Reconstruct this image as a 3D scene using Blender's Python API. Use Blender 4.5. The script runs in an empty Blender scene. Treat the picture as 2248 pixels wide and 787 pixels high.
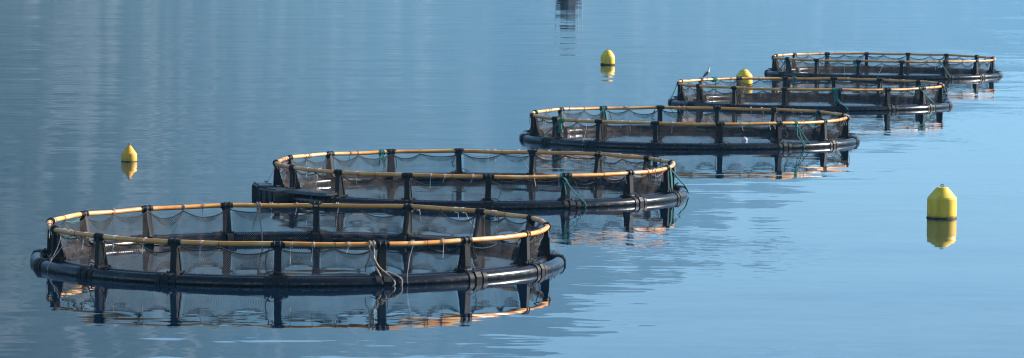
import bpy, math, random
from math import sin, cos, pi, radians, degrees, atan2, hypot
from mathutils import Vector, Matrix, noise

random.seed(7)
scene = bpy.context.scene
col = scene.collection

# ------------------------------------------------------------------ camera
cam_data = bpy.data.cameras.new('camera')
cam = bpy.data.objects.new('camera', cam_data)
col.objects.link(cam)
cam_data.sensor_width = 36.0
cam_data.sensor_fit = 'HORIZONTAL'
cam_data.lens = 8313.27 / 2248.0 * 36.0
cam_data.clip_start = 0.5
cam_data.clip_end = 60000
cam.matrix_world = (Matrix.Translation((0, 0, 8.301)) @ Matrix.Rotation(radians(90 - 3.9348), 4, 'X')
                    @ Matrix.Rotation(radians(0.3825), 4, 'Z'))
scene.camera = cam

# ------------------------------------------------------------------ sky and sun
SUN_AZ = radians(20)          # angle above the +x axis, towards +y (far right)
SUN_EL = radians(24)
world = bpy.data.worlds.new('World')
scene.world = world
world.use_nodes = True
wn = world.node_tree
wn.nodes.clear()
w_out = wn.nodes.new('ShaderNodeOutputWorld')
w_bg = wn.nodes.new('ShaderNodeBackground')
w_sky = wn.nodes.new('ShaderNodeTexSky')
w_sky.sky_type = 'NISHITA'
w_sky.sun_disc = False
w_sky.sun_elevation = SUN_EL
w_sky.sun_rotation = pi / 2 - SUN_AZ
w_sky.altitude = 0
w_sky.air_density = 1.0
w_sky.dust_density = 0.1
w_sky.ozone_density = 5.0
w_bg.inputs['Strength'].default_value = 0.082
wn.links.new(w_sky.outputs[0], w_bg.inputs['Color'])
wn.links.new(w_bg.outputs[0], w_out.inputs['Surface'])

sun_data = bpy.data.lights.new('sun', 'SUN')
sun_data.energy = 5.0
sun_data.angle = radians(0.5)
sun_data.color = (1.0, 0.94, 0.85)
sun = bpy.data.objects.new('sun', sun_data)
col.objects.link(sun)
to_sun = Vector((cos(SUN_EL) * cos(SUN_AZ), cos(SUN_EL) * sin(SUN_AZ), sin(SUN_EL)))
sun.rotation_euler = to_sun.to_track_quat('Z', 'Y').to_euler()
sun.location = (60, 60, 60)

scene.view_settings.view_transform = 'Standard'
scene.view_settings.look = 'None'
scene.view_settings.exposure = 1.3
scene.view_settings.gamma = 1.0
scene.view_settings.use_curve_mapping = False
scene.render.engine = 'CYCLES'
scene.cycles.use_denoising = True
scene.cycles.pixel_filter_type = 'BLACKMAN_HARRIS'
scene.cycles.filter_width = 1.15
scene.cycles.max_bounces = 10
scene.cycles.transparent_max_bounces = 24
scene.cycles.caustics_reflective = False
scene.cycles.caustics_refractive = False
scene.cycles.volume_bounces = 1


# ------------------------------------------------------------------ helpers
def tag(o, label=None, cat=None, group=None, kind=None):
    if label: o['label'] = label
    if cat: o['category'] = cat
    if group: o['group'] = group
    if kind: o['kind'] = kind
    return o


def empty(name, loc=(0, 0, 0), rz=0.0):
    o = bpy.data.objects.new(name, None)
    o.empty_display_size = 0.3
    o.location = loc
    o.rotation_euler = (0, 0, rz)
    col.objects.link(o)
    return o


def link(name, me, parent=None, rz=0.0, loc=(0, 0, 0)):
    o = bpy.data.objects.new(name, me)
    col.objects.link(o)
    o.parent = parent
    o.rotation_euler = (0, 0, rz)
    o.location = loc
    return o


class MB:
    """collects shapes into one mesh"""
    def __init__(self):
        self.v, self.f, self.uv = [], [], []

    def add(self, vs, fs):
        k = len(self.v)
        self.v += [tuple(p) for p in vs]
        self.f += [tuple(i + k for i in f) for f in fs]

    def box(self, x0, x1, y0, y1, z0, z1):
        vs = [(x, y, z) for z in (z0, z1) for y in (y0, y1) for x in (x0, x1)]
        self.add(vs, [(0, 2, 3, 1), (4, 5, 7, 6), (0, 1, 5, 4), (2, 6, 7, 3), (0, 4, 6, 2), (1, 3, 7, 5)])

    def prism(self, poly, y0, y1):
        """poly in x-z (counter clockwise seen from -y), extruded along y"""
        n = len(poly)
        vs = [(x, y0, z) for x, z in poly] + [(x, y1, z) for x, z in poly]
        fs = [tuple(range(n)), tuple(range(2 * n - 1, n - 1, -1))]
        fs += [(i, i + n, (i + 1) % n + n, (i + 1) % n) for i in range(n)]
        self.add(vs, fs)

    def tube(self, pts, r, n=8, closed=False, cap=True):
        pts = [Vector(p) for p in pts]
        m = len(pts)
        rs = r if isinstance(r, (list, tuple)) else [r] * m
        vs = []
        t0 = None
        for i in range(m):
            if closed:
                t = pts[(i + 1) % m] - pts[i - 1]
            else:
                t = pts[min(i + 1, m - 1)] - pts[max(i - 1, 0)]
            if t.length < 1e-9: t = Vector((0, 0, 1))
            t.normalize()
            if t0 is None:
                ref = Vector((0, 0, 1)) if abs(t.z) < 0.9 else Vector((1, 0, 0))
                a = (ref - t * ref.dot(t)).normalized()
            else:
                a = (a - t * a.dot(t))
                if a.length < 1e-6:
                    a = t.orthogonal()
                a.normalize()
            t0 = t
            b = t.cross(a)
            for k in range(n):
                q = 2 * pi * k / n
                vs.append(pts[i] + (a * cos(q) + b * sin(q)) * rs[i])
        fs = []
        for i in range(m if closed else m - 1):
            j = (i + 1) % m
            for k in range(n):
                l = (k + 1) % n
                fs.append((i * n + k, i * n + l, j * n + l, j * n + k))
        if cap and not closed:
            fs.append(tuple(range(n - 1, -1, -1)))
            fs.append(tuple((m - 1) * n + k for k in range(n)))
        self.add(vs, fs)

    def ring(self, R, r, z=0.0, n=192, k=14, wob=None):
        pts = []
        for i in range(n):
            a = 2 * pi * i / n
            dr, dz = wob(a) if wob else (0, 0)
            pts.append(((R + dr) * cos(a), (R + dr) * sin(a), z + dz))
        self.tube(pts, r, k, closed=True)

    def arc(self, R, r, z, a0, a1, n=6, k=12):
        self.tube([(R * cos(a0 + (a1 - a0) * i / n), R * sin(a0 + (a1 - a0) * i / n), z) for i in range(n + 1)], r, k)

    def torus(self, c, axis, R, r, n=18, k=7):
        axis = Vector(axis).normalized()
        a = axis.orthogonal().normalized(); b = axis.cross(a)
        c = Vector(c)
        self.tube([c + (a * cos(2 * pi * i / n) + b * sin(2 * pi * i / n)) * R for i in range(n)], r, k, closed=True)

    def lathe(self, prof, n=32, c=(0, 0, 0)):
        vs, fs = [], []
        m = len(prof)
        for r, z in prof:
            for k in range(n):
                q = 2 * pi * k / n
                vs.append((c[0] + r * cos(q), c[1] + r * sin(q), c[2] + z))
        for i in range(m - 1):
            for k in range(n):
                l = (k + 1) % n
                fs.append((i * n + k, i * n + l, (i + 1) * n + l, (i + 1) * n + k))
        fs.append(tuple(range(n - 1, -1, -1)))
        fs.append(tuple((m - 1) * n + k for k in range(n)))
        self.add(vs, fs)

    def mesh(self, name, mat, smooth=True, sharp=40):
        me = bpy.data.meshes.new(name)
        me.from_pydata(self.v, [], self.f)
        me.validate()
        if mat: me.materials.append(mat)
        if smooth:
            me.polygons.foreach_set('use_smooth', [True] * len(me.polygons))
            me.set_sharp_from_angle(angle=radians(sharp))
        me.update()
        return me

    def build(self, name, mat, parent=None, **kw):
        return link(name, self.mesh(name, mat, **kw), parent)


def spline(pts, k=8):
    """Catmull-Rom through the points"""
    P = [Vector(p) for p in pts]
    P = [P[0] * 2 - P[1]] + P + [P[-1] * 2 - P[-2]]
    out = []
    for i in range(1, len(P) - 2):
        a, b, c, d = P[i - 1:i + 3]
        for s in range(k):
            t = s / k
            out.append(0.5 * ((2 * b) + (c - a) * t + (2 * a - 5 * b + 4 * c - d) * t * t + (3 * b - a - 3 * c + d) * t ** 3))
    out.append(P[-2])
    return out


# ------------------------------------------------------------------ materials
def new_mat(name):
    m = bpy.data.materials.new(name)
    m.use_nodes = True
    nt = m.node_tree
    nt.nodes.clear()
    out = nt.nodes.new('ShaderNodeOutputMaterial')
    return m, nt, out


def nd(nt, kind, **kw):
    n = nt.nodes.new(kind)
    for k, v in kw.items():
        if k in n.inputs.keys():
            n.inputs[k].default_value = v
        else:
            setattr(n, k, v)
    return n


def noise_ramp(nt, vec, scale, detail, stops, rough=0.6):
    t = nd(nt, 'ShaderNodeTexNoise', Scale=scale, Detail=detail, Roughness=rough)
    if vec is not None: nt.links.new(vec, t.inputs['Vector'])
    r = nt.nodes.new('ShaderNodeValToRGB')
    e = r.color_ramp.elements
    e[0].position, e[0].color = stops[0][0], (*stops[0][1], 1)
    e[1].position, e[1].color = stops[-1][0], (*stops[-1][1], 1)
    for p, c in stops[1:-1]:
        q = e.new(p); q.color = (*c, 1)
    nt.links.new(t.outputs['Fac'], r.inputs['Fac'])
    return r, t


def simple(name, stops, scale=4.0, rough=0.5, bump=0.0, bscale=30.0, spec=0.5, detail=5, stretch=None, coat=0.0):
    m, nt, out = new_mat(name)
    p = nt.nodes.new('ShaderNodeBsdfPrincipled')
    tc = nt.nodes.new('ShaderNodeTexCoord')
    vec = tc.outputs['Object']
    if stretch:
        mp = nt.nodes.new('ShaderNodeMapping')
        mp.inputs['Scale'].default_value = stretch
        nt.links.new(vec, mp.inputs['Vector']); vec = mp.outputs[0]
    r, t = noise_ramp(nt, vec, scale, detail, stops)
    nt.links.new(r.outputs[0], p.inputs['Base Color'])
    p.inputs['Roughness'].default_value = rough
    p.inputs['Specular IOR Level'].default_value = spec
    p.inputs['Coat Weight'].default_value = coat
    mr = nd(nt, 'ShaderNodeMapRange')
    mr.inputs['To Min'].default_value = rough * 0.75
    mr.inputs['To Max'].default_value = min(1, rough * 1.35)
    nt.links.new(t.outputs['Fac'], mr.inputs['Value'])
    nt.links.new(mr.outputs[0], p.inputs['Roughness'])
    if bump:
        bt = nd(nt, 'ShaderNodeTexNoise', Scale=bscale, Detail=3)
        nt.links.new(vec, bt.inputs['Vector'])
        b = nd(nt, 'ShaderNodeBump', Strength=bump, Distance=0.01)
        nt.links.new(bt.outputs['Fac'], b.inputs['Height'])
        nt.links.new(b.outputs[0], p.inputs['Normal'])
    nt.links.new(p.outputs[0], out.inputs['Surface'])
    return m


M = {}
M['pipe'] = simple('black_pipe', [(0.3, (0.006, 0.007, 0.009)), (0.62, (0.010, 0.011, 0.013)), (0.78, (0.045, 0.043, 0.038))],
                   scale=1.6, rough=0.26, bump=0.25, bscale=9, spec=0.3)
nt = M['pipe'].node_tree
p_ = next(n for n in nt.nodes if n.type == 'BSDF_PRINCIPLED')
src_ = p_.inputs['Base Color'].links[0].from_socket
tc_ = nt.nodes.new('ShaderNodeTexCoord')
sep_ = nt.nodes.new('ShaderNodeSeparateXYZ'); nt.links.new(tc_.outputs['Object'], sep_.inputs[0])
# dried salt and weed crust left along the pipe just above the water
ns_ = nd(nt, 'ShaderNodeTexNoise', Scale=5.0, Detail=7, Roughness=0.7); nt.links.new(tc_.outputs['Object'], ns_.inputs['Vector'])
d_ = nd(nt, 'ShaderNodeMath', operation='SUBTRACT'); d_.inputs[1].default_value = 0.075; nt.links.new(sep_.outputs['Z'], d_.inputs[0])
a_ = nd(nt, 'ShaderNodeMath', operation='ABSOLUTE'); nt.links.new(d_.outputs[0], a_.inputs[0])
k_ = nd(nt, 'ShaderNodeMath', operation='MULTIPLY_ADD'); k_.inputs[1].default_value = -4.5; nt.links.new(a_.outputs[0], k_.inputs[0]); nt.links.new(ns_.outputs['Fac'], k_.inputs[2])
mr_ = nd(nt, 'ShaderNodeMapRange')
for k, v in (('From Min', 0.44), ('From Max', 0.60), ('To Min', 0.0), ('To Max', 0.8)): mr_.inputs[k].default_value = v
nt.links.new(k_.outputs[0], mr_.inputs['Value'])
mx_ = nd(nt, 'ShaderNodeMix', data_type='RGBA'); nt.links.new(mr_.outputs[0], mx_.inputs['Factor'])
nt.links.new(src_, mx_.inputs[6]); mx_.inputs[7].default_value = (0.15, 0.13, 0.085, 1)
nt.links.new(mx_.outputs[2], p_.inputs['Base Color'])
M['post'] = simple('black_moulded_plastic', [(0.35, (0.006, 0.006, 0.008)), (0.62, (0.012, 0.012, 0.013)), (0.8, (0.09, 0.083, 0.075))],
                   scale=5, rough=0.55, bump=0.35, bscale=40, spec=0.25)
M['collar'] = simple('black_collar_rubber', [(0.3, (0.006, 0.006, 0.008)), (0.75, (0.018, 0.018, 0.019))], scale=9, rough=0.55, bump=0.3, spec=0.25)
M['rail'] = simple('yellow_polyethylene', [(0.22, (0.42, 0.17, 0.045)), (0.38, (0.72, 0.265, 0.048)), (0.52, (0.80, 0.335, 0.065)), (0.64, (0.84, 0.50, 0.18)), (0.78, (0.88, 0.62, 0.32))],
                   scale=1.3, rough=0.34, bump=0.15, bscale=14, spec=0.6, detail=8)
def buoy_material(name, stops):
    m = simple(name, stops, scale=2.2, rough=0.45, bump=0.15, bscale=10, stretch=(2.2, 2.2, 0.5), detail=8)
    nt = m.node_tree; L = nt.links
    p = next(n for n in nt.nodes if n.type == 'BSDF_PRINCIPLED')
    src = p.inputs['Base Color'].links[0].from_socket
    tc = nt.nodes.new('ShaderNodeTexCoord')
    sep = nt.nodes.new('ShaderNodeSeparateXYZ'); L.new(tc.outputs['Object'], sep.inputs[0])
    ns = nd(nt, 'ShaderNodeTexNoise', Scale=7.0, Detail=5); L.new(tc.outputs['Object'], ns.inputs['Vector'])
    wob = nd(nt, 'ShaderNodeMath', operation='MULTIPLY_ADD'); wob.inputs[1].default_value = 0.30
    L.new(ns.outputs['Fac'], wob.inputs[0]); L.new(sep.outputs['Z'], wob.inputs[2])
    mr = nd(nt, 'ShaderNodeMapRange'); 
    for k, v in (('From Min', 0.16), ('From Max', 0.30), ('To Min', 0.55), ('To Max', 0.0)): mr.inputs[k].default_value = v
    L.new(wob.outputs[0], mr.inputs['Value'])
    mx = nd(nt, 'ShaderNodeMix', data_type='RGBA'); L.new(mr.outputs[0], mx.inputs['Factor'])
    L.new(src, mx.inputs[6]); mx.inputs[7].default_value = (0.40, 0.25, 0.03, 1)
    L.new(mx.outputs[2], p.inputs['Base Color'])
    return m


M['buoy'] = buoy_material('yellow_buoy_plastic', [(0.28, (0.68, 0.40, 0.02)), (0.5, (0.90, 0.55, 0.03)), (0.75, (0.93, 0.64, 0.11))])
M['buoy_orange'] = buoy_material('golden_buoy_plastic', [(0.28, (0.62, 0.30, 0.015)), (0.5, (0.82, 0.38, 0.02)), (0.75, (0.86, 0.47, 0.06))])
M['algae'] = simple('dark_algae', [(0.3, (0.008, 0.009, 0.007)), (0.7, (0.035, 0.032, 0.02))], scale=14, rough=0.8, bump=0.8)
M['metal'] = simple('dark_galvanised_steel', [(0.3, (0.10, 0.09, 0.12)), (0.7, (0.25, 0.24, 0.26))], scale=14, rough=0.5)
M['rope_black'] = simple('black_rope', [(0.3, (0.010, 0.011, 0.013)), (0.7, (0.04, 0.04, 0.042))], scale=40, rough=0.85)
M['rope_tan'] = simple('tan_rope', [(0.35, (0.16, 0.105, 0.065)), (0.5, (0.34, 0.25, 0.17)), (0.65, (0.48, 0.39, 0.30))], scale=26, rough=0.85, bump=0.6, bscale=60)
M['rope_green'] = simple('green_rope', [(0.3, (0.006, 0.10, 0.085)), (0.7, (0.02, 0.26, 0.21))], scale=20, rough=0.75, bump=0.4, bscale=60)
M['cord_white'] = simple('white_cord', [(0.3, (0.32, 0.30, 0.27)), (0.7, (0.60, 0.57, 0.52))], scale=12, rough=0.8)
M['cord_orange'] = simple('orange_cord', [(0.3, (0.26, 0.07, 0.04)), (0.7, (0.42, 0.14, 0.08))], scale=12, rough=0.8)
M['deck'] = simple('black_deck_plastic', [(0.3, (0.012, 0.013, 0.015)), (0.6, (0.028, 0.029, 0.031)), (0.75, (0.075, 0.075, 0.075))], scale=3, rough=0.42, bump=0.3)
M['hull_dark'] = simple('dark_hull_paint', [(0.3, (0.012, 0.018, 0.03)), (0.7, (0.03, 0.04, 0.06))], scale=2, rough=0.4)
M['boat_white'] = simple('white_boat_paint', [(0.3, (0.62, 0.62, 0.60)), (0.7, (0.78, 0.78, 0.76))], scale=2, rough=0.45)
M['boat_glass'] = simple('dark_window_glass', [(0.3, (0.01, 0.012, 0.015)), (0.7, (0.02, 0.024, 0.03))], scale=2, rough=0.08)
M['gull_white'] = simple('white_feathers', [(0.3, (0.62, 0.62, 0.62)), (0.7, (0.80, 0.80, 0.79))], scale=30, rough=0.8)
M['gull_grey'] = simple('slate_feathers', [(0.3, (0.05, 0.055, 0.065)), (0.7, (0.13, 0.14, 0.16))], scale=30, rough=0.8)
M['gull_black'] = simple('black_feathers', [(0.3, (0.01, 0.01, 0.012)), (0.7, (0.03, 0.03, 0.032))], scale=30, rough=0.8)
M['beak'] = simple('yellow_beak', [(0.3, (0.5, 0.3, 0.04)), (0.7, (0.62, 0.4, 0.06))], scale=30, rough=0.5)


def net_material(name, c0, c1, cover, cell):
    """knotted netting: threads in a diamond lattice with open holes between them"""
    m, nt, out = new_mat(name)
    L = nt.links
    uv = nt.nodes.new('ShaderNodeUVMap')
    mp = nd(nt, 'ShaderNodeMapping')
    mp.inputs['Rotation'].default_value = (0, 0, radians(45))
    mp.inputs['Scale'].default_value = (1 / cell, 1 / cell, 1)
    L.new(uv.outputs[0], mp.inputs['Vector'])
    sep = nt.nodes.new('ShaderNodeSeparateXYZ')
    L.new(mp.outputs[0], sep.inputs[0])
    lines = []
    for ax in (0, 1):
        pp = nd(nt, 'ShaderNodeMath', operation='PINGPONG')
        pp.inputs[1].default_value = 0.5
        L.new(sep.outputs[ax], pp.inputs[0])
        lines.append(pp)
    mn = nd(nt, 'ShaderNodeMath', operation='MINIMUM')
    L.new(lines[0].outputs[0], mn.inputs[0]); L.new(lines[1].outputs[0], mn.inputs[1])
    # thread width wanders a little: fouling and doubled twine
    tn = nd(nt, 'ShaderNodeTexNoise', Scale=1.7, Detail=3)
    L.new(uv.outputs[0], tn.inputs['Vector'])
    mr = nd(nt, 'ShaderNodeMapRange')
    mr.inputs['From Min'].default_value = 0.3; mr.inputs['From Max'].default_value = 0.7
    half = 0.5 * (1 - math.sqrt(1 - cover))
    mr.inputs['To Min'].default_value = half * 0.6; mr.inputs['To Max'].default_value = half * 1.7
    L.new(tn.outputs['Fac'], mr.inputs['Value'])
    # weed-fouled strip of net just above and below the water
    sz = nt.nodes.new('ShaderNodeSeparateXYZ'); L.new(uv.outputs[0], sz.inputs[0])
    fw = nd(nt, 'ShaderNodeMath', operation='MULTIPLY_ADD'); fw.inputs[1].default_value = 0.22
    L.new(tn.outputs['Fac'], fw.inputs[0]); L.new(sz.outputs['Y'], fw.inputs[2])
    fm = nd(nt, 'ShaderNodeMapRange')
    for k, v in (('From Min', 0.20), ('From Max', 0.34), ('To Min', 2.0), ('To Max', 1.0)): fm.inputs[k].default_value = v
    L.new(fw.outputs[0], fm.inputs['Value'])
    wd = nd(nt, 'ShaderNodeMath', operation='MULTIPLY'); L.new(mr.outputs[0], wd.inputs[0]); L.new(fm.outputs[0], wd.inputs[1])
    lt = nd(nt, 'ShaderNodeMath', operation='LESS_THAN')
    L.new(mn.outputs[0], lt.inputs[0]); L.new(wd.outputs[0], lt.inputs[1])
    r, _ = noise_ramp(nt, uv.outputs[0], 3.0, 4, [(0.3, c0), (0.7, c1)])
    df = nt.nodes.new('ShaderNodeBsdfDiffuse'); L.new(r.outputs[0], df.inputs['Color'])
    tl = nt.nodes.new('ShaderNodeBsdfTranslucent'); L.new(r.outputs[0], tl.inputs['Color'])
    mx = nd(nt, 'ShaderNodeMixShader'); mx.inputs[0].default_value = 0.35
    L.new(df.outputs[0], mx.inputs[1]); L.new(tl.outputs[0], mx.inputs[2])
    tr = nt.nodes.new('ShaderNodeBsdfTransparent')
    mx2 = nt.nodes.new('ShaderNodeMixShader')
    L.new(lt.outputs[0], mx2.inputs[0]); L.new(tr.outputs[0], mx2.inputs[1]); L.new(mx.outputs[0], mx2.inputs[2])
    L.new(mx2.outputs[0], out.inputs['Surface'])
    return m


M['net'] = net_material('grey_brown_netting', (0.055, 0.046, 0.04), (0.15, 0.125, 0.107), 0.29, 0.042)
M['net_dark'] = net_material('dark_netting', (0.015, 0.017, 0.018), (0.035, 0.036, 0.036), 0.36, 0.035)


def water_material():
    m, nt, out = new_mat('sea_water')
    L = nt.links
    geo = nt.nodes.new('ShaderNodeNewGeometry')
    pos = geo.outputs['Position']

    def layer(scale, detail, amp, mask=None, rot=0.0, stretch=(1, 1, 1), off=0.0):
        mp = nd(nt, 'ShaderNodeMapping')
        mp.inputs['Rotation'].default_value = (0, 0, rot)
        mp.inputs['Scale'].default_value = stretch
        mp.inputs['Location'].default_value = (off, off * 0.7, 0)
        L.new(pos, mp.inputs['Vector'])
        t = nd(nt, 'ShaderNodeTexNoise', Scale=scale, Detail=detail, Roughness=0.5)
        L.new(mp.outputs[0], t.inputs['Vector'])
        s = nd(nt, 'ShaderNodeVectorMath', operation='SUBTRACT')
        s.inputs[1].default_value = (0.5, 0.5, 0.5)
        L.new(t.outputs['Color'], s.inputs[0])
        k = nd(nt, 'ShaderNodeVectorMath', operation='MULTIPLY')
        k.inputs[1].default_value = (amp, amp, 0)
        L.new(s.outputs[0], k.inputs[0])
        o = k.outputs[0]
        if mask is not None:
            q = nd(nt, 'ShaderNodeVectorMath', operation='SCALE')
            L.new(o, q.inputs[0]); L.new(mask, q.inputs['Scale'])
            o = q.outputs[0]
        return o

    def wind(scale, lo, hi, v0, v1, off, stretch=(1, 1, 1), lean=None):
        mp = nd(nt, 'ShaderNodeMapping')
        mp.inputs['Location'].default_value = (off, off, 0)
        mp.inputs['Scale'].default_value = stretch
        L.new(pos, mp.inputs['Vector'])
        t = nd(nt, 'ShaderNodeTexNoise', Scale=scale, Detail=3, Roughness=0.5)
        L.new(mp.outputs[0], t.inputs['Vector'])
        r = nd(nt, 'ShaderNodeMapRange', interpolation_type='SMOOTHSTEP')
        for k, v in (('From Min', lo), ('From Max', hi), ('To Min', v0), ('To Max', v1)):
            r.inputs[k].default_value = v
        f = t.outputs['Fac']
        if lean:
            sx = nt.nodes.new('ShaderNodeSeparateXYZ'); L.new(pos, sx.inputs[0])
            ma = nd(nt, 'ShaderNodeMath', operation='MULTIPLY_ADD'); ma.inputs[1].default_value = lean[0]
            L.new(sx.outputs['X'], ma.inputs[0]); L.new(f, ma.inputs[2])
            yy = nd(nt, 'ShaderNodeMath', operation='SUBTRACT'); yy.inputs[1].default_value = 120.0
            L.new(sx.outputs['Y'], yy.inputs[0])
            cl = nd(nt, 'ShaderNodeClamp'); cl.inputs['Min'].default_value = -60; cl.inputs['Max'].default_value = 120
            L.new(yy.outputs[0], cl.inputs['Value'])
            mb = nd(nt, 'ShaderNodeMath', operation='MULTIPLY_ADD'); mb.inputs[1].default_value = lean[1]
            L.new(cl.outputs[0], mb.inputs[0]); L.new(ma.outputs[0], mb.inputs[2]); f = mb.outputs[0]
        L.new(f, r.inputs['Value'])
        return r.outputs[0]

    def add(a, b):
        n = nd(nt, 'ShaderNodeVectorMath', operation='ADD')
        L.new(a, n.inputs[0]); L.new(b, n.inputs[1])
        return n.outputs[0]

    breeze = wind(0.030, 0.44, 0.62, 0.15, 1.0, 11.0, (1.0, 0.7, 1), (-0.006, 0.0012))
    cat = wind(0.11, 0.50, 0.68, 0.06, 1.0, 3.0, (1, 0.5, 1))
    v = layer(0.17, 2.0, W_SWELL, None, 0.12, (0.42, 1.6, 1))
    v = add(v, layer(0.75, 2.0, W_WAVE, breeze, -0.15, (0.45, 1.6, 1), 5))
    v = add(v, layer(0.30, 2.0, W_CHOP, breeze, 0.1, (0.6, 1.3, 1), 21))
    v = add(v, layer(3.2, 2.0, W_RIPPLE, cat, 0.5, (0.8, 1.5, 1), 9))
    v = add(v, layer(1.7, 2.0, 0.016, None, -0.3, (0.5, 1.4, 1), 33))
    up = nd(nt, 'ShaderNodeVectorMath', operation='ADD')
    up.inputs[1].default_value = (0, 0, 1)
    L.new(v, up.inputs[0])
    nm = nd(nt, 'ShaderNodeVectorMath', operation='NORMALIZE')
    L.new(up.outputs[0], nm.inputs[0])
    p = nt.nodes.new('ShaderNodeBsdfPrincipled')
    p.inputs['Base Color'].default_value = (0.001, 0.010, 0.024, 1)
    p.inputs['Roughness'].default_value = 0.015
    p.inputs['IOR'].default_value = 1.34
    L.new(nm.outputs[0], p.inputs['Normal'])
    L.new(p.outputs[0], out.inputs['Surface'])
    return m


W_SWELL, W_WAVE, W_RIPPLE, W_CHOP = 0.024, 0.064, 0.078, 0.045
M['water'] = water_material()


def hill_material():
    m, nt, out = new_mat('hill_scrub_and_rock')
    L = nt.links
    tc = nt.nodes.new('ShaderNodeTexCoord')
    r1, _ = noise_ramp(nt, tc.outputs['Object'], 0.03, 6, [(0.35, (0.010, 0.016, 0.017)), (0.6, (0.028, 0.035, 0.030))])
    r2, _ = noise_ramp(nt, tc.outputs['Object'], 0.005, 6, [(0.50, (0, 0, 0)), (0.78, (1, 1, 1))], 0.65)
    mx = nd(nt, 'ShaderNodeMix', data_type='RGBA')
    L.new(r2.outputs[0], mx.inputs['Factor'])
    L.new(r1.outputs[0], mx.inputs[6])
    mx.inputs[7].default_value = (0.12, 0.125, 0.13, 1)
    p = nt.nodes.new('ShaderNodeBsdfDiffuse')
    L.new(mx.outputs[2], p.inputs['Color'])
    L.new(p.outputs[0], out.inputs['Surface'])
    return m


M['hill'] = hill_material()

# ------------------------------------------------------------------ the setting: water, hills
b = MB()
b.add([(-18000, -1000, 0), (18000, -1000, 0), (18000, 21500, 0), (-18000, 21500, 0)], [(0, 1, 2, 3)])
tag(b.build('water', M['water'], smooth=False), kind='structure')


def ridge(name, az0, az1, step, dist, elev, depth, seed):
    """a range of hills round the bay: shore distance and crest height by bearing from the near shore (degrees)"""
    ny = 28
    azs = [az0 + step * i for i in range(int((az1 - az0) / step) + 1)]
    nx = len(azs)
    vs, fs = [], []
    for j in range(ny):
        t = j / (ny - 1)
        prof = sin(min(1.0, t / 0.6) * pi / 2) ** 1.2 if t < 0.6 else cos((t - 0.6) / 0.4 * pi / 2) ** 0.8
        for az in azs:
            d = dist(az)
            crest = math.tan(radians(elev(az))) * (d + depth * 0.55) + 8
            a = radians(az)
            rr = d + depth * t
            x, y = rr * sin(a), rr * cos(a)
            nz = noise.fractal(Vector((x * 0.003 + seed, y * 0.003, 0)), 1.0, 2.0, 5)
            n2 = noise.fractal(Vector((x * 0.03 + seed, y * 0.03, 4)), 1.0, 2.0, 3)
            z = crest * prof * (1 + 0.07 * nz) + 2.0 * n2 * (prof > 0.02) - 3.0
            vs.append((x, y, z))
    for j in range(ny - 1):
        for i in range(nx - 1):
            k = j * nx + i
            fs.append((k, k + 1, k + nx + 1, k + nx))
    bb = MB(); bb.add(vs, fs)
    return tag(bb.build(name, M['hill'], smooth=True, sharp=180), kind='structure')


def interp(tab):
    def f(x):
        if x <= tab[0][0]: return tab[0][1]
        for (a, ha), (c, hc) in zip(tab, tab[1:]):
            if x <= c:
                s = (x - a) / (c - a); s = s * s * (3 - 2 * s)
                return ha + (hc - ha) * s
        return tab[-1][1]
    return f


ridge('hills', -62, 11, 0.25,
      interp([(-62, 2300), (-30, 2500), (-8, 2900), (0, 8800), (8, 14500), (12, 15500)]),
      interp([(-62, 11), (-40, 13), (-20, 10), (-8, 7.6), (-4, 6.75), (0, 6.35), (1, 6.05), (2, 5.4), (3.6, 4.4), (5.4, 3.3), (7.7, 2.3), (9.5, 0.9), (11, 0.1)]),
      1300, 3.1)
ridge('far_hills', -8, 60, 0.4,
      interp([(-8, 17500), (20, 17500), (60, 14000)]),
      interp([(-8, 1.2), (2, 1.6), (9, 2.0), (18, 2.6), (35, 3.6), (60, 2.8)]), 2000, 9.7)

# ------------------------------------------------------------------ fish cages
NB = 16                      # posts per cage
RAIL_R, RAIL_Z, RAIL_T = 6.0, 0.915, 0.058
OUT_R, IN_R, PIPE_Z, PIPE_T = 6.29, 5.87, 0.055, 0.150
BAY = 2 * pi / NB
CAGES = [(-5.15, 91.19, 20.8), (-1.13, 114.33, 4.6), (6.70, 143.19, 8.6), (13.49, 171.65, 7.2), (20.09, 205.26, 4.0)]


def rail_wob(a):
    u = (a / BAY) % 1.0
    return -0.030 * sin(pi * u) ** 2, -0.012 * sin(pi * u) ** 2 + 0.008 * sin(3 * a + 1)


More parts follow.
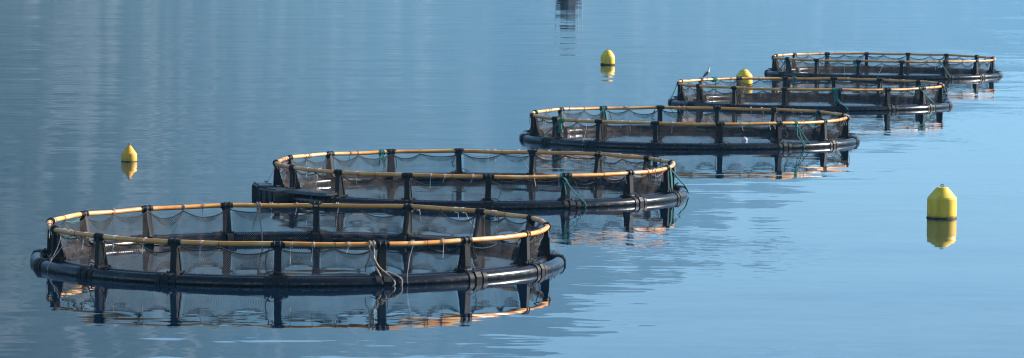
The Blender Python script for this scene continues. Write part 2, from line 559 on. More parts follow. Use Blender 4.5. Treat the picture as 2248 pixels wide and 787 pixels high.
def cage_meshes():
    d = {}
    b = MB(); b.ring(OUT_R, PIPE_T, PIPE_Z); d['outer'] = b.mesh('outer_float_pipe', M['pipe'])
    b = MB(); b.ring(IN_R, PIPE_T, PIPE_Z); d['inner'] = b.mesh('inner_float_pipe', M['pipe'])
    # post: moulded bracket, web between flanges, widening inwards to the base
    b = MB()
    zt = RAIL_Z - 0.03
    web = [(5.82, 0.20), (6.06, 0.20), (6.05, 0.45), (6.035, zt), (5.945, zt), (5.90, 0.55)]
    b.prism(web, -0.055, 0.055)
    b.prism([(6.04, 0.17), (6.085, 0.17), (6.075, 0.45), (6.055, zt + 0.01), (6.015, zt + 0.01), (6.035, 0.45)], -0.080, 0.080)
    b.prism([(5.77, 0.18), (5.81, 0.18), (5.905, 0.57), (5.965, zt + 0.01), (5.925, zt + 0.01), (5.87, 0.57)], -0.075, 0.075)
    for z in (0.42, 0.66):
        b.box(5.90, 6.045, -0.072, 0.072, z, z + 0.025)
    d['post'] = b.mesh('post', M['post'], sharp=30)
    # foot clamp over both pipes, with bolts
    b = MB()
    b.prism([(5.60, 0.02), (5.68, -0.04), (6.46, -0.04), (6.47, 0.10), (6.40, 0.215), (6.12, 0.225), (5.74, 0.225), (5.64, 0.19)], -0.085, 0.085)
    b.prism([(5.76, 0.2), (6.10, 0.2), (6.08, 0.255), (5.78, 0.25)], -0.105, 0.105)
    for x in (5.76, 6.14):
        for y in (-0.11, 0.11):
            b.lathe([(0.02, 0.18), (0.024, 0.235), (0.018, 0.265), (0.01, 0.27)], 7, (x, y, 0))
    d['clamp'] = b.mesh('foot_clamp', M['post'], sharp=30)
    b = MB()
    for a in (-0.032, 0.0, 0.032):
        b.arc(OUT_R, PIPE_T + 0.022, PIPE_Z, a - 0.010, a + 0.010, 2, 16)
    for a in (-0.026, 0.026):
        b.arc(IN_R, PIPE_T + 0.020, PIPE_Z, a - 0.009, a + 0.009, 2, 16)
    d['collar'] = b.mesh('pipe_collar', M['collar'], sharp=50)
    b = MB()
    b.arc(RAIL_R, RAIL_T + 0.024, RAIL_Z, -0.019, 0.019, 4, 14)
    for a in (-0.023, 0.022):
        b.arc(RAIL_R, RAIL_T + 0.012, RAIL_Z, a - 0.004, a + 0.004, 2, 12)
    b.box(5.93, 6.07, -0.10, 0.10, RAIL_Z - 0.12, RAIL_Z - 0.04)
    for a in (-0.012, 0.010):
        b.torus((RAIL_R, RAIL_R * a, RAIL_Z - 0.01), (0.1, 1, 0.15), RAIL_T + 0.034, 0.014, 16, 6)
    d['sleeve'] = b.mesh('rail_sleeve', M['collar'], sharp=40)
    return d


def cyl(a, r, z):
    return (r * cos(a), r * sin(a), z)


def top_z(u, s1, s2, mid):
    """height of the head rope along a bay: two sags between post, middle tie and post"""
    if u < mid:
        t = u / mid; return 0.83 - s1 * 4 * t * (1 - t)
    t = (u - mid) / (1 - mid); return 0.83 - s2 * 4 * t * (1 - t)


def net_variant(k):
    rnd = random.Random(100 + k)
    s1, s2, mid = rnd.uniform(0.07, 0.20), rnd.uniform(0.07, 0.20), rnd.uniform(0.42, 0.58)
    n, mrows = 28, 12
    b = MB(); uvs = []
    ph = rnd.uniform(0, 6)
    a_pad = 0.012

    def rr(u, v):
        # v 0 top .. 1 bottom; slight pleats
        return 5.90 - 0.23 * v ** 0.8 + 0.030 * sin(u * (15 + 9 * sin(ph)) + ph) * (0.3 + v) + 0.02 * sin(u * 41 + ph * 2) * v * (1 - v) * 2
    def grid(z_top, z_bot, dr, rows):
        vs, fs = [], []
        k0 = len(b.v)
        for i in range(n + 1):
            u = i / n
            a = a_pad + (BAY - 2 * a_pad) * u
            for j in range(rows + 1):
                v = j / rows
                z = z_top(u) + (z_bot(u) - z_top(u)) * v
                vs.append(cyl(a, rr(u, min(1, (0.83 - z) / 1.1 if z < 0.83 else 0)) + dr, z))
                uvs.append((a * 5.8, z))
        for i in range(n):
            for j in range(rows):
                q = i * (rows + 1) + j
                fs.append((q, q + 1, q + rows + 2, q + rows + 1))
        b.add(vs, fs)
    grid(lambda u: top_z(u, s1, s2, mid), lambda u: -0.25, 0.0, mrows)
    me = b.mesh('net_panel', M['net'], sharp=180)
    def put_uv(me):
        uv = me.uv_layers.new(name='UVMap')
        for l in me.loops:
            uv.data[l.index].uv = uvs[l.vertex_index]
    put_uv(me)
    # the gathered, doubled edge of the net that hangs in loops below the head rope
    b = MB(); uvs = []
    f1, f2 = rnd.uniform(0.05, 0.24), rnd.uniform(0.05, 0.24)
    def low(u):
        h = top_z(u, s1, s2, mid)
        if u < mid: t = u / mid; return h - f1 * 4 * t * (1 - t) - 0.01
        t = (u - mid) / (1 - mid); return h - f2 * 4 * t * (1 - t) - 0.01
    grid(lambda u: top_z(u, s1, s2, mid), low, 0.025, 4)
    me2 = b.mesh('net_fold', M['net_dark'], sharp=180); put_uv(me2)
    # head rope
    b = MB()
    pts = [cyl(BAY * i / 24, rr(i / 24, 0) + 0.012 - 0.0, top_z(i / 24, s1, s2, mid)) for i in range(25)]
    pts = [cyl(0.0, 5.93, RAIL_Z - 0.07)] + pts[1:12] + pts[12:-1] + [cyl(BAY, 5.93, RAIL_Z - 0.07)]
    b.tube(pts, 0.014, 6)
    m_a = BAY * mid
    b.torus(cyl(m_a, RAIL_R - 0.028, RAIL_Z - 0.012), (-sin(m_a), cos(m_a), 0.1), RAIL_T + 0.008, 0.007, 14, 5)
    b.tube([cyl(m_a, RAIL_R - 0.05, RAIL_Z - 0.08), cyl(m_a, 5.915, 0.80)], 0.012, 5)
    me3 = b.mesh('head_rope', M['rope_black'], sharp=60)
    return me, me2, me3


def string_variant(k, mat):
    """short twine tied round the rail with a hanging tail; some run down to the float"""
    rnd = random.Random(300 + k)
    b = MB()
    b.torus(cyl(0, RAIL_R - 0.015, RAIL_Z), (0, 1, rnd.uniform(-0.3, 0.3)), RAIL_T + 0.010, 0.008, 14, 5)
    b.torus(cyl(0.006, RAIL_R - 0.015, RAIL_Z), (0, 1, rnd.uniform(-0.3, 0.3)), RAIL_T + 0.010, 0.007, 14, 5)
    if k % 7 == 0:
        e = rnd.uniform(-0.05, 0.05)
        pts = [cyl(0, 6.06, RAIL_Z - 0.06), cyl(e * 0.4, 6.14, 0.6), cyl(e, 6.40, 0.17), cyl(e, 6.45, 0.02)]
    else:
        l = rnd.uniform(0.12, 0.42); e = rnd.uniform(-0.012, 0.012)
        pts = [cyl(0, 6.05, RAIL_Z - 0.06), cyl(e * 0.5, 6.065, RAIL_Z - 0.06 - l * 0.5), cyl(e, 6.07, RAIL_Z - 0.06 - l)]
    b.tube(spline(pts, 5), 0.0065 if k % 7 == 0 else 0.0085, 5)
    return b.mesh('string', mat, sharp=60)


def cord_variant(k):
    """black cords dangling beside a post"""
    rnd = random.Random(500 + k)
    b = MB()
    for q in range(rnd.choice((1, 2, 2))):
        a = rnd.choice((-1, 1)) * rnd.uniform(0.022, 0.05)
        z1 = rnd.uniform(0.12, 0.5)
        pts = [cyl(a * 0.7, 6.0, RAIL_Z - 0.06), cyl(a + rnd.uniform(-0.01, 0.01), 5.99, 0.62), cyl(a * 1.15, 6.03, (0.62 + z1) / 2 - 0.03), cyl(a * 0.9 + rnd.uniform(-0.02, 0.02), 6.06, z1)]
        b.tube(spline(pts, 6), 0.011, 5)
    b.tube(spline([cyl(-0.04, 6.12, 0.25), cyl(-0.01, 6.2, 0.33), cyl(0.03, 6.16, 0.27), cyl(0.05, 6.25, 0.22)], 5), 0.013, 5)
    return b.mesh('hanging_cord', M['rope_black'], sharp=60)


D = cage_meshes()
NETS = [net_variant(k) for k in range(NB)]
STR = [string_variant(k, M['cord_white'] if k % 7 != 3 else M['cord_orange']) for k in range(14)]
STR_WHITE = [m for k, m in enumerate(STR) if k % 7 != 3]
CORDS = [cord_variant(k) for k in range(7)]

CAGE_LABELS = [
    'black ringed fish cage with tan ropes knotted to its yellow handrail',
    'fish cage with black deck blocks alongside and orange twine on its net',
    'middle fish cage of the row, a green tassel hanging from its handrail',
    'fish cage with a gull perched on its yellow handrail',
    'end cage of the row, just beyond the fish cage with the gull',
]
cages = []
for ci, (cx, cy, ph) in enumerate(CAGES):
    rnd = random.Random(40 + ci)
    c = empty('fish_cage', (cx, cy, 0), radians(ph))
    tag(c, CAGE_LABELS[ci], 'fish cage', 'round fish cages moored in a row')
    link('outer_float_pipe', D['outer'], c)
    link('inner_float_pipe', D['inner'], c)
    q1, q2, q3 = rnd.uniform(0, 6), rnd.uniform(0, 6), rnd.uniform(0, 6)

    def wob(a):
        r0, z0 = rail_wob(a)
        return (r0 + 0.018 * sin(2 * a + q1) + 0.010 * sin(5 * a + q2), z0 + 0.010 * sin(2 * a + q3) + 0.010 * sin(7 * a + q1))
    rb = MB(); rb.ring(RAIL_R, RAIL_T, RAIL_Z, n=256, wob=wob); rb.build('handrail', M['rail'], c)
    for k in range(NB):
        a = k * BAY
        jig = rnd.uniform(-0.012, 0.012)
        p = link('post', D['post'], c, a + jig)
        p.rotation_euler.x = radians(rnd.uniform(-1.8, 1.8))
        link('foot_clamp', D['clamp'], p)
        link('pipe_collar', D['collar'], p)
        link('rail_sleeve', D['sleeve'], p)
        n1, n2, n3 = NETS[(k * 5 + ci * 3) % NB]
        npn = link('net_panel', n1, c, a)
        link('net_fold', n2, npn)
        link('head_rope', n3, c, a)
        if rnd.random() < 0.7:
            link('hanging_cord', CORDS[rnd.randrange(len(CORDS))], c, a)
        for q in range(rnd.choice((1, 2, 2, 3) if ci < 3 else (0, 1, 2))):
            link('string', rnd.choice(STR if ci == 1 else STR_WHITE), c, a + BAY * rnd.uniform(0.12, 0.88))
    cages.append(c)
    # loose twine laced through the top of the net on some bays
    lace = {0: (M['rope_green'], (6, 7, 8)), 1: (M['cord_orange'], (2, 3, 7, 8, 9, 10, 12, 13, 14)), 2: (M['rope_green'], (12, 13))}.get(ci)
    if lace:
        for k in lace[1]:
            b = MB()
            e = [rnd.uniform(-0.03, 0.03) for _ in range(5)]
            b.tube(spline([cyl(BAY * t, 6.0 if q in (0, 4) else 5.965, z + e[q]) for q, (t, z) in enumerate(((0.04, .85), (.25, .76), (.5, .84), (.72, .74), (.96, .84)))], 7), 0.0095, 5)
            o = link('twine', b.mesh('twine', lace[0]), c, k * BAY)


# ------------------------------------------------------------------ ropes tied to the cages
def CP(ci, deg, r, z):
    cx, cy, _ = CAGES[ci]
    a = radians(deg)
    return Vector((cx + r * cos(a), cy + r * sin(a), z))


def rope_thing(name, ci, deg, tails, rad, mat, label, turns=3, knot=0.0, cat='rope', group=None):
    b = MB()
    a = radians(deg)
    tang = Vector((-sin(a), cos(a), 0))
    c0 = CP(ci, deg, RAIL_R - 0.015, RAIL_Z)
    for t in range(turns):
        off = (t - (turns - 1) / 2) * rad * 2.1
        b.torus(c0 + tang * off + Vector((0, 0, -rad * 0.6)), tang + Vector((0, 0, 0.25 * ((t % 2) * 2 - 1))), RAIL_T + rad * 1.1, rad, 16, 7)
    if knot:
        kc = CP(ci, deg, RAIL_R + 0.07, RAIL_Z - knot)
        out = Vector((cos(a), sin(a), 0))
        for q in range(3):
            b.torus(kc + Vector((0, 0, (q - 1) * rad * 0.7)), (out * (0.3 + 0.5 * q) + tang * (0.6 - q) + Vector((0, 0, 0.8))), rad * 1.7, rad * 0.95, 12, 6)
    for path in tails:
        b.tube(spline([CP(ci, deg + d, r, z) for d, r, z in path], 8), rad, 7)
    o = b.build(name, mat, None, sharp=60)
    tag(o, label, cat, group)
    return o


G, T_ = M['rope_green'], M['rope_tan']
# nearest cage
rope_thing('mooring_rope', 0, 289.3, [
    [(0.3, 6.07, .90), (0.2, 6.10, .74), (0, 6.10, .62)], [(-0.9, 6.07, .90), (-0.5, 6.09, .76), (0, 6.10, .62)],
    [(0.1, 6.10, .64), (0.3, 6.14, .45), (0.9, 6.30, .24), (1.0, 6.46, .05)],
    [(0.1, 6.10, .62), (1.2, 6.18, .40), (3.0, 6.35, .20), (3.6, 6.47, .06), (2.6, 6.49, -.06)],
    [(1.6, 6.2, .31), (3.2, 6.3, .28), (5.0, 6.44, .16), (5.0, 6.49, .02), (4.2, 6.48, -.08)]],
    0.021, T_, 'thick tan rope tied from the handrail down to the float beside a post', 4, 0.30)
rope_thing('mooring_rope', 0, 103.0, [
    [(0.2, 5.92, .90), (0.1, 5.85, .70), (0, 5.72, .45), (-0.2, 5.6, .20), (-0.2, 5.55, -.15)],
    [(-0.3, 5.92, .88), (0.6, 5.86, .68), (1.4, 5.82, .50), (1.9, 5.78, .32)]],
    0.018, T_, 'thin tan rope hanging from the handrail into the water inside its cage', 3, 0.12)
# second cage
rope_thing('green_rope', 1, 120.0, [
    [(0, 5.93, .90), (0.3, 5.88, .70), (-0.2, 5.85, .50), (0.1, 5.84, .38)], [(0.5, 5.93, .88), (1.2, 5.88, .66), (1.6, 5.86, .46)],
    [(-.2, 5.93, .88), (-.4, 5.88, .62), (-.9, 5.86, .44)]],
    0.019, G, 'dark green rope coiled round the handrail with three short tails', 4, 0.10)
rope_thing('green_rope', 1, 295.0, [
    [(0, 6.07, .90), (1.0, 6.12, .78), (2.2, 6.22, .55), (4.4, 6.36, .26), (5.2, 6.47, .10), (5.0, 6.46, -.06)],
    [(0, 6.07, .88), (1.3, 6.10, .80), (0.9, 6.10, .68), (0.2, 6.09, .78)], [(0.4, 6.08, .80), (0.9, 6.10, .55), (1.1, 6.12, .38)]],
    0.017, G, 'pale green rope slanting from looped knot on the handrail to float collar', 3, 0.0)
rope_thing('green_rope', 1, 344.0, [
    [(0, 6.07, .90), (0.4, 6.10, .60), (0.2, 6.12, .26)], [(0.4, 6.07, .88), (0.9, 6.11, .58), (0.6, 6.13, .24)],
    [(-0.3, 6.07, .88), (-0.2, 6.10, .62), (0, 6.12, .30)],
    [(0.2, 6.08, .88), (4, 6.22, .60), (9, 6.38, .32), (12.5, 6.47, .08)]],
    0.022, G, 'bunched green ropes hanging down a post with one strand slanting to float', 3, 0.0)
# third cage
rope_thing('green_rope', 2, 215.5, [
    [(0, 6.07, .90), (-2, 6.14, .66), (-5, 6.30, .38), (-7.5, 6.45, .16)]],
    0.017, G, 'green rope slanting from the handrail to the float past a tassel', 3, 0.0)
rope_thing('rope_tassel', 2, 216.3, [
    [(0, 6.08, .86), (d * .3, 6.11, .74), (d, 6.13, .60), (d * 1.3, 6.13, .40 + abs(d) * .06)] for d in (-.8, -.5, -.2, .1, .4, .7)],
    0.024, G, 'bright green frayed rope tassel dangling below the handrail', 2, 0.10, 'tassel')
rope_thing('green_rope', 2, 122.0, [
    [(0, 5.93, .90), (1.6, 5.88, .70), (1.2, 5.86, .42), (0.2, 5.86, .60), (0.1, 5.92, .86)], [(-.4, 5.93, .88), (-.9, 5.88, .66), (-1.1, 5.86, .4)]],
    0.019, G, 'dark green rope wound on the handrail with a hanging loop', 4, 0.0)
rope_thing('green_rope', 2, 307.5, [
    [(0, 6.07, .90), (0.2, 6.10, .72), (-0.2, 6.16, .45), (0.2, 6.36, .22), (0.4, 6.48, .02)],
    [(0.2, 6.07, .86), (0.9, 6.11, .62), (1.0, 6.24, .34), (0.8, 6.46, .1)],
    [(0.2, 6.07, .86), (1.6, 6.14, .60), (2.8, 6.30, .30), (3.2, 6.44, .16)]],
    0.019, G, 'green ropes in a looped bunch dropping from handrail over the float', 4, 0.12)
rope_thing('green_rope', 2, 31.0, [
    [(0, 5.93, .88), (-.6, 5.88, .66), (0.2, 5.86, .42), (.5, 5.85, .32)], [(0.4, 5.93, .88), (1.2, 5.88, .60), (1.0, 5.85, .36)]],
    0.020, G, 'short green rope ends hanging inside the cage next to its post', 2, 0.2)
# fourth cage
rope_thing('green_rope', 3, 184.5, [
    [(0, 6.07, .90), (0, 6.16, .62), (1.5, 6.30, .36), (3, 6.42, .20)]],
    0.018, G, 'green rope curving from the handrail to the end of float pipe', 2, 0.0)
rope_thing('rope_coil', 3, 133.4, [
    [(0, 5.93, .88), (-.5, 5.88, .80), (0.1, 5.87, .72), (0, 5.86, .2)]],
    0.030, G, 'fat dark green rope coil on the handrail beside the perched gull', 4, 0.0, 'rope')
rope_thing('green_rope', 3, 92.5, [
    [(0, 5.93, .90), (1.0, 5.88, .70), (0.2, 5.86, .52), (0.9, 5.85, .36)], [(0.3, 5.93, .88), (-.5, 5.88, .72), (0, 5.86, .6)]],
    0.022, G, 'pale green rope with a small loop hanging inside the gull cage', 3, 0.0)
rope_thing('green_rope', 3, 276.0, [
    [(0, 6.07, .90), (-.2, 6.10, .60), (0.9, 6.20, .38), (3.2, 6.40, .22), (4.4, 6.47, .06)],
    [(0.4, 6.07, .90), (0.5, 6.10, .60), (1.4, 6.24, .32), (4.6, 6.42, .2)],
    [(-.4, 6.07, .90), (-.5, 6.10, .66), (-.3, 6.16, .40)], [(0.7, 6.07, .88), (0.9, 6.12, .55), (2.2, 6.30, .28)]],
    0.026, G, 'heavy green rope bunch on the gull cage, trailing over its float', 5, 0.10)
rope_thing('green_rope', 3, 319.0, [
    [(0, 6.07, .90), (2.2, 6.16, .64), (5, 6.36, .30), (6.8, 6.47, .08)], [(0.2, 6.07, .88), (2.8, 6.18, .6), (6, 6.42, .24)]],
    0.020, G, 'double green rope slanting to triple collars on the gull cage float', 2, 0.0)
# fifth cage
rope_thing('green_rope', 4, 205.0, [
    [(0, 6.07, .88), (-.8, 6.10, .66), (-2.4, 6.2, .42), (-3.6, 6.34, .22)], [(0, 6.07, .88), (.9, 6.10, .76), (.1, 6.10, .66), (-.6, 6.10, .76)]],
    0.026, G, 'green rope knotted near the left bend of the end cage', 2, 0.14)['label'] = 'green rope with a bow-like knot slanting to the end cage float'
rope_thing('green_rope', 4, 250.0, [
    [(0, 6.07, .90), (-.2, 6.1, .6), (0, 6.12, .26)], [(0.6, 6.07, .90), (0.7, 6.1, .6), (0.5, 6.12, .28)]],
    0.024, G, 'two green rope ends hanging straight down on the end cage', 3, 0.0)
rope_thing('green_rope', 4, 294.0, [
    [(0, 6.07, .90), (1.2, 6.16, .66), (2.6, 6.34, .34), (3.4, 6.46, .12)], [(0, 6.07, .90), (-1.3, 6.09, .80), (-1.7, 6.10, .55)]],
    0.023, G, 'green rope spread like an inverted V on the end cage rail', 2, 0.0)


# ------------------------------------------------------------------ deck blocks beside the second cage
pl = empty('work_platform', (CAGES[1][0] - 6.0, CAGES[1][1] - 2.4, 0))
tag(pl, 'black plastic deck blocks and curved walkway lying against the float pipe', 'platform')


def deck_block(ang, r0, r1, half, z0, z1):
    b = MB()
    a = radians(ang)
    vs = []
    e = 0.03
    for z, ins in ((z0, 0.02), (z1 - e, 0), (z1, e)):
        for (r, t) in ((r0 + ins, -half + ins), (r1 - ins, -half + ins), (r1 - ins, half - ins), (r0 + ins, half - ins)):
            vs.append((CAGES[1][0] + r * cos(a) - t * sin(a) - pl.location.x, CAGES[1][1] + r * sin(a) + t * cos(a) - pl.location.y, z))
    fs = [(3, 2, 1, 0), (8, 9, 10, 11)]
    for l in range(2):
        for k in range(4):
            fs.append((l * 4 + k, l * 4 + (k + 1) % 4, l * 4 + 4 + (k + 1) % 4, l * 4 + 4 + k))
    b.add(vs, fs)
    return b.build('deck_block', M['deck'], pl, sharp=25)


blk = deck_block(207, 6.12, 6.84, 0.60, -0.10, 0.30)
blk2 = deck_block(190, 6.14, 6.68, 0.60, -0.10, 0.31)
for par, ang, r0, r1, half, z in ((blk, 207, 6.12, 6.84, 0.60, 0.30), (blk2, 190, 6.14, 6.68, 0.60, 0.31)):
    a = radians(ang)
    def W(r, t, zz):
        return (CAGES[1][0] + r * cos(a) - t * sin(a) - pl.location.x, CAGES[1][1] + r * sin(a) + t * cos(a) - pl.location.y, zz)
    b = MB()
    for t in (-0.42, 0.0, 0.42):          # ribs moulded into the outer face
        b.tube([W(r1 + 0.012, t * half / 0.6, -0.05), W(r1 + 0.012, t * half / 0.6, z - 0.05)], 0.028, 6)
    b.tube([W(r1 - 0.05, -half + 0.05, z + 0.012), W(r1 - 0.05, half - 0.05, z + 0.012)], 0.02, 6)
    b.build('rib', M['collar'], par)
    for t in (-0.8, 0.8):
        b = MB(); c_ = W(r0 + 0.14, t * half, z)
        b.tube([(c_[0] - .06, c_[1], z + .05), (c_[0] + .06, c_[1], z + .05)], .016, 6)
        b.tube([(c_[0], c_[1], z - .01), (c_[0], c_[1], z + .05)], .018, 6)
        b.build('cleat', M['metal'], par)
b = MB()
vs, fs = [], []
n = 14
for i in range(n + 1):
    a = radians(213 + 17 * i / n)
    for r, z in ((6.02, .27), (6.62, .25), (6.60, .33), (6.04, .335)):
        vs.append((CAGES[1][0] + r * cos(a) - pl.location.x, CAGES[1][1] + r * sin(a) - pl.location.y, z + 0.004 * sin(i * 2.1)))
for i in range(n):
    for k in range(4):
        fs.append((i * 4 + k, i * 4 + 4 + k, i * 4 + 4 + (k + 1) % 4, i * 4 + (k + 1) % 4))
fs += [(0, 1, 2, 3), (n * 4 + 3, n * 4 + 2, n * 4 + 1, n * 4)]
b.add(vs, fs)
b.build('walkway_plate', M['deck'], pl, sharp=25)


# ------------------------------------------------------------------ buoys
def buoy(loc, prof, band, label, ring_r=0.05, tilt=(0, 0), rz=0, mat='buoy'):
    o = empty('buoy', loc, rz)
    o.rotation_euler = (tilt[0], tilt[1], rz)
    tag(o, label, 'buoy', 'yellow marker buoys on the water')
    b = MB(); b.lathe(prof, 40); b.build('float_body', M[mat], o, sharp=22)
    top = prof[-1][1]
    b = MB(); b.torus((0, 0, top + ring_r * 0.8), (0.3, 1, 0), ring_r, 0.014, 16, 7)
    b.lathe([(0.04, top - 0.02), (0.04, top + 0.015), (0.02, top + 0.02)], 12)
    b.build('lifting_eye', M['metal'], o, sharp=50)
    # weed line: uneven collar of growth round the waterline
    b = MB()
    n = 56; vs, fs = [], []
    rw = [r for r, z in prof if -0.2 < z < 0.25]
    rad = max(rw)
    for k in range(n):
        q = 2 * pi * k / n
        up = band * (0.75 + 0.5 * noise.noise(Vector((cos(q) * 2.5, sin(q) * 2.5, loc[0]))) + 0.25 * noise.noise(Vector((cos(q) * 9, sin(q) * 9, loc[0]))))
        for r, z in ((rad + 0.004, -0.12), (rad + 0.016, 0.0), (rad + 0.008, up * 0.6), (rad - 0.01, up)):
            vs.append((r * cos(q), r * sin(q), z))
    for k in range(n):
        l = (k + 1) % n
        for j in range(3):
            fs.append((k * 4 + j, l * 4 + j, l * 4 + j + 1, k * 4 + j + 1))
    b.add(vs, fs)
    b.build('weed_band', M['algae'], o, sharp=60)
    return o


buoy((12.06, 105.93, 0),
     [(0.36, -0.30), (0.385, -0.02), (0.40, 0.045), (0.414, 0.07), (0.414, 0.50), (0.408, 0.505), (0.408, 0.512), (0.414, 0.517), (0.414, 0.53), (0.405, 0.56), (0.40, 0.585), (0.175, 0.845), (0.16, 0.862), (0.10, 0.868)],
     0.055, 'large yellow buoy with flat top, floating alone in open calm water', 0.042, (0.0, 0.01))
buoy((-12.98, 128.09, 0),
     [(0.24, -0.25), (0.262, -0.02), (0.266, 0.05), (0.266, 0.245), (0.258, 0.275), (0.228, 0.31), (0.075, 0.52), (0.045, 0.545), (0.02, 0.55)],
     0.035, 'small pointed orange-yellow buoy on rippled water away from the cages', 0.035, mat='buoy_orange')
buoy((5.42, 216.16, 0),
     [(0.36, -0.30), (0.39, -0.02), (0.405, 0.06), (0.408, 0.42), (0.395, 0.50), (0.34, 0.60), (0.22, 0.78), (0.14, 0.84), (0.05, 0.855)],
     0.14, 'yellow buoy with broad black weed band and rounded top', 0.03)
buoy((11.60, 189.4, 0),
     [(0.37, -0.30), (0.385, 0.0), (0.405, 0.08), (0.405, 0.50), (0.39, 0.56), (0.36, 0.60), (0.20, 0.80), (0.13, 0.845), (0.04, 0.86)],
     0.05, 'yellow buoy close behind the gull cage, seen over its handrail', 0.03, (0.03, -0.03))


b = MB()
b.lathe([(0.012, -0.09), (0.07, -0.07), (0.105, -0.02), (0.112, 0.03), (0.098, 0.08), (0.062, 0.115), (0.02, 0.128)], 18)
b.torus((0, 0, 0.14), (1, 0.2, 0), 0.022, 0.008, 10, 5)
fl = b.build('ball_float', M['boat_white'], None, sharp=60)
fl.location = (8.77, 142.7, 0.0)
tag(fl, 'small white ball float drifting inside the middle fish cage', 'float')


# ------------------------------------------------------------------ gull on the fourth cage's handrail
def loft(stations, n=14):
    """one continuous skin through elliptical sections: (centre, half width, half depth)"""
    b = MB(); vs, fs = [], []
    P = [Vector(s[0]) for s in stations]
    for i, (c, w, h) in enumerate(stations):
        t = (P[min(i + 1, len(P) - 1)] - P[max(i - 1, 0)]).normalized()
        side = Vector((0, 1, 0)); nrm = t.cross(side).normalized()
        for k in range(n):
            q = 2 * pi * k / n
            vs.append(P[i] + side * (w * cos(q)) + nrm * (h * sin(q)))
    m = len(stations)
    for i in range(m - 1):
        for k in range(n):
            l = (k + 1) % n
            fs.append((i * n + k, i * n + l, (i + 1) * n + l, (i + 1) * n + k))
    fs += [tuple(range(n - 1, -1, -1)), tuple((m - 1) * n + k for k in range(n))]
    b.add(vs, fs)
    return b


gp = CP(3, 138.0, RAIL_R, RAIL_Z + RAIL_T + 0.026)
gull = empty('gull', gp, radians(12))
gull.scale = (1.2, 1.45, 1.12)
tag(gull, 'white gull with dark slate wings standing upright on the handrail', 'gull')
loft([((-0.115, 0, 0.085), .008, .006), ((-0.09, 0, 0.105), .030, .024), ((-0.045, 0, 0.15), .060, .054), ((-0.005, 0, 0.205), .070, .066), ((0.03, 0, 0.26), .062, .058),
      ((0.052, 0, 0.305), .044, .042), ((0.062, 0, 0.34), .032, .034), ((0.068, 0, 0.372), .032, .036), ((0.074, 0, 0.40), .030, .033), ((0.078, 0, 0.422), .015, .016), ((0.079, 0, 0.428), .003, .003)]
     ).build('body', M['gull_white'], gull, sharp=180)
for s in (-1, 1):
    w = loft([((0.030, s * .062, 0.262), .010, .028), ((-0.005, s * .074, 0.215), .014, .050), ((-0.055, s * .066, 0.150), .013, .044), ((-0.115, s * .040, 0.075), .009, .026), ((-0.175, s * .016, 0.005), .004, .008)])
    w.build('wing', M['gull_grey'], gull, sharp=180)
b = loft([((-0.085, 0, 0.105), .030, .010), ((-0.13, 0, 0.055), .034, .007), ((-0.165, 0, 0.015), .036, .004)])
b.build('tail', M['gull_black'], gull, sharp=60)
b = MB(); b.tube([(0.095, 0, 0.393), (0.125, 0, 0.388), (0.148, 0, 0.378)], [.011, .008, .003], 8); b.build('beak', M['beak'], gull)
for s in (-1, 1):
    b = MB(); b.tube([(0.0, s * .028, 0.16), (-0.004, s * .028, 0.07), (0.0, s * .028, 0.006)], [.012, .007, .007], 7)
    for d in (-.5, 0, .5):
        b.tube([(0, s * .028, 0.008), (0.035, s * .028 + d * .035, 0.004)], .005, 5)
    b.build('leg', M['beak'], gull)
    b = MB(); b.lathe([(0.001, -.006), (.005, -.003), (.005, .003), (.001, .006)], 8, (0.092, s * .027, 0.404)); b.build('eye', M['gull_black'], gull)


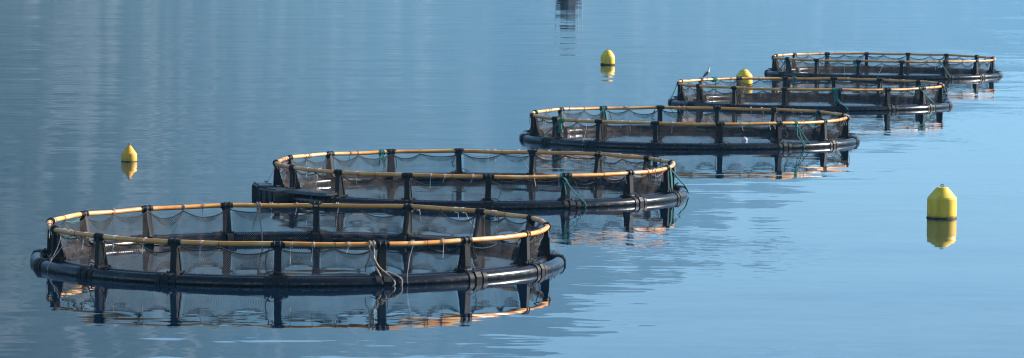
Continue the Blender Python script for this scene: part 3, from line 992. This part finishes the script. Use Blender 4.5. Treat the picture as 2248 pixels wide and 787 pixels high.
# ------------------------------------------------------------------ small workboat moored beyond the cages (its reflection reaches into view)
boat = empty('workboat', (5.68, 403.0, 0), radians(-4))
tag(boat, 'small dark hulled workboat with wheelhouse, moored beyond the cages', 'boat')
b = MB(); vs, fs = [], []
secs = [(-0.0, .02, .25, 1.25), (0.5, .35, .65, 1.12), (1.4, .75, 1.1, 1.0), (2.6, 1.05, 1.35, .9), (4.5, 1.15, 1.45, .85), (6.5, 1.05, 1.40, .88), (7.2, 1.0, 1.35, .9)]
for y, wb, wt, h in secs:
    vs += [(-wt, y, h), (-(wb + wt) / 2 - .05, y, h * .45), (-wb * .8, y, -.12), (0, y, -.35), (wb * .8, y, -.12), ((wb + wt) / 2 + .05, y, h * .45), (wt, y, h)]
for i in range(len(secs) - 1):
    for k in range(6):
        fs.append((i * 7 + k, i * 7 + k + 1, i * 7 + 8 + k, i * 7 + 7 + k))
    fs.append((i * 7 + 6, i * 7, i * 7 + 7, i * 7 + 13))
fs += [tuple(range(7)), tuple(range(len(secs) * 7 - 1, len(secs) * 7 - 8, -1))]
b.add(vs, fs); b.build('hull', M['hull_dark'], boat, sharp=30)
b = MB(); b.box(-0.85, 0.75, 3.2, 5.2, 0.8, 2.35); b.build('wheelhouse', M['hull_dark'], boat)
b = MB(); b.box(-0.95, 0.85, 3.05, 5.35, 2.352, 2.45); b.build('wheelhouse_roof', M['boat_white'], boat)
for x in (-0.72, -0.22, 0.28):
    b = MB(); b.box(x, x + .38, 3.17, 3.198, 1.6, 2.15); b.build('window', M['boat_glass'], boat)
b = MB(); b.tube([(-0.2, 4.2, 2.45), (-0.2, 4.2, 3.5)], .045, 8); b.build('mast', M['hull_dark'], boat)
for x in (-1.42, 0.98, 1.42):
    b = MB(); b.tube([(x, 4.6, .8), (x, 4.6, 2.7 if x < 1.2 else 1.9)], .05, 8); b.build('deck_post', M['boat_white'], boat)
b = MB(); b.tube([(-1.42, 4.6, 2.7), (0.98, 4.6, 2.7)], .035, 8); b.build('deck_rail', M['boat_white'], boat)

# ------------------------------------------------------------------ haze: the air over the bay
hm, nt, out = new_mat('bay_haze')
pv = nt.nodes.new('ShaderNodeVolumePrincipled')
pv.inputs['Color'].default_value = (0.34, 0.70, 1.0, 1)
pv.inputs['Density'].default_value = 0.00008
nt.links.new(pv.outputs[0], out.inputs['Volume'])
b = MB(); b.box(-19000, 19000, -1400, 22500, -8, 1100)
hz = b.build('haze', hm, smooth=False)
tag(hz, kind='stuff')
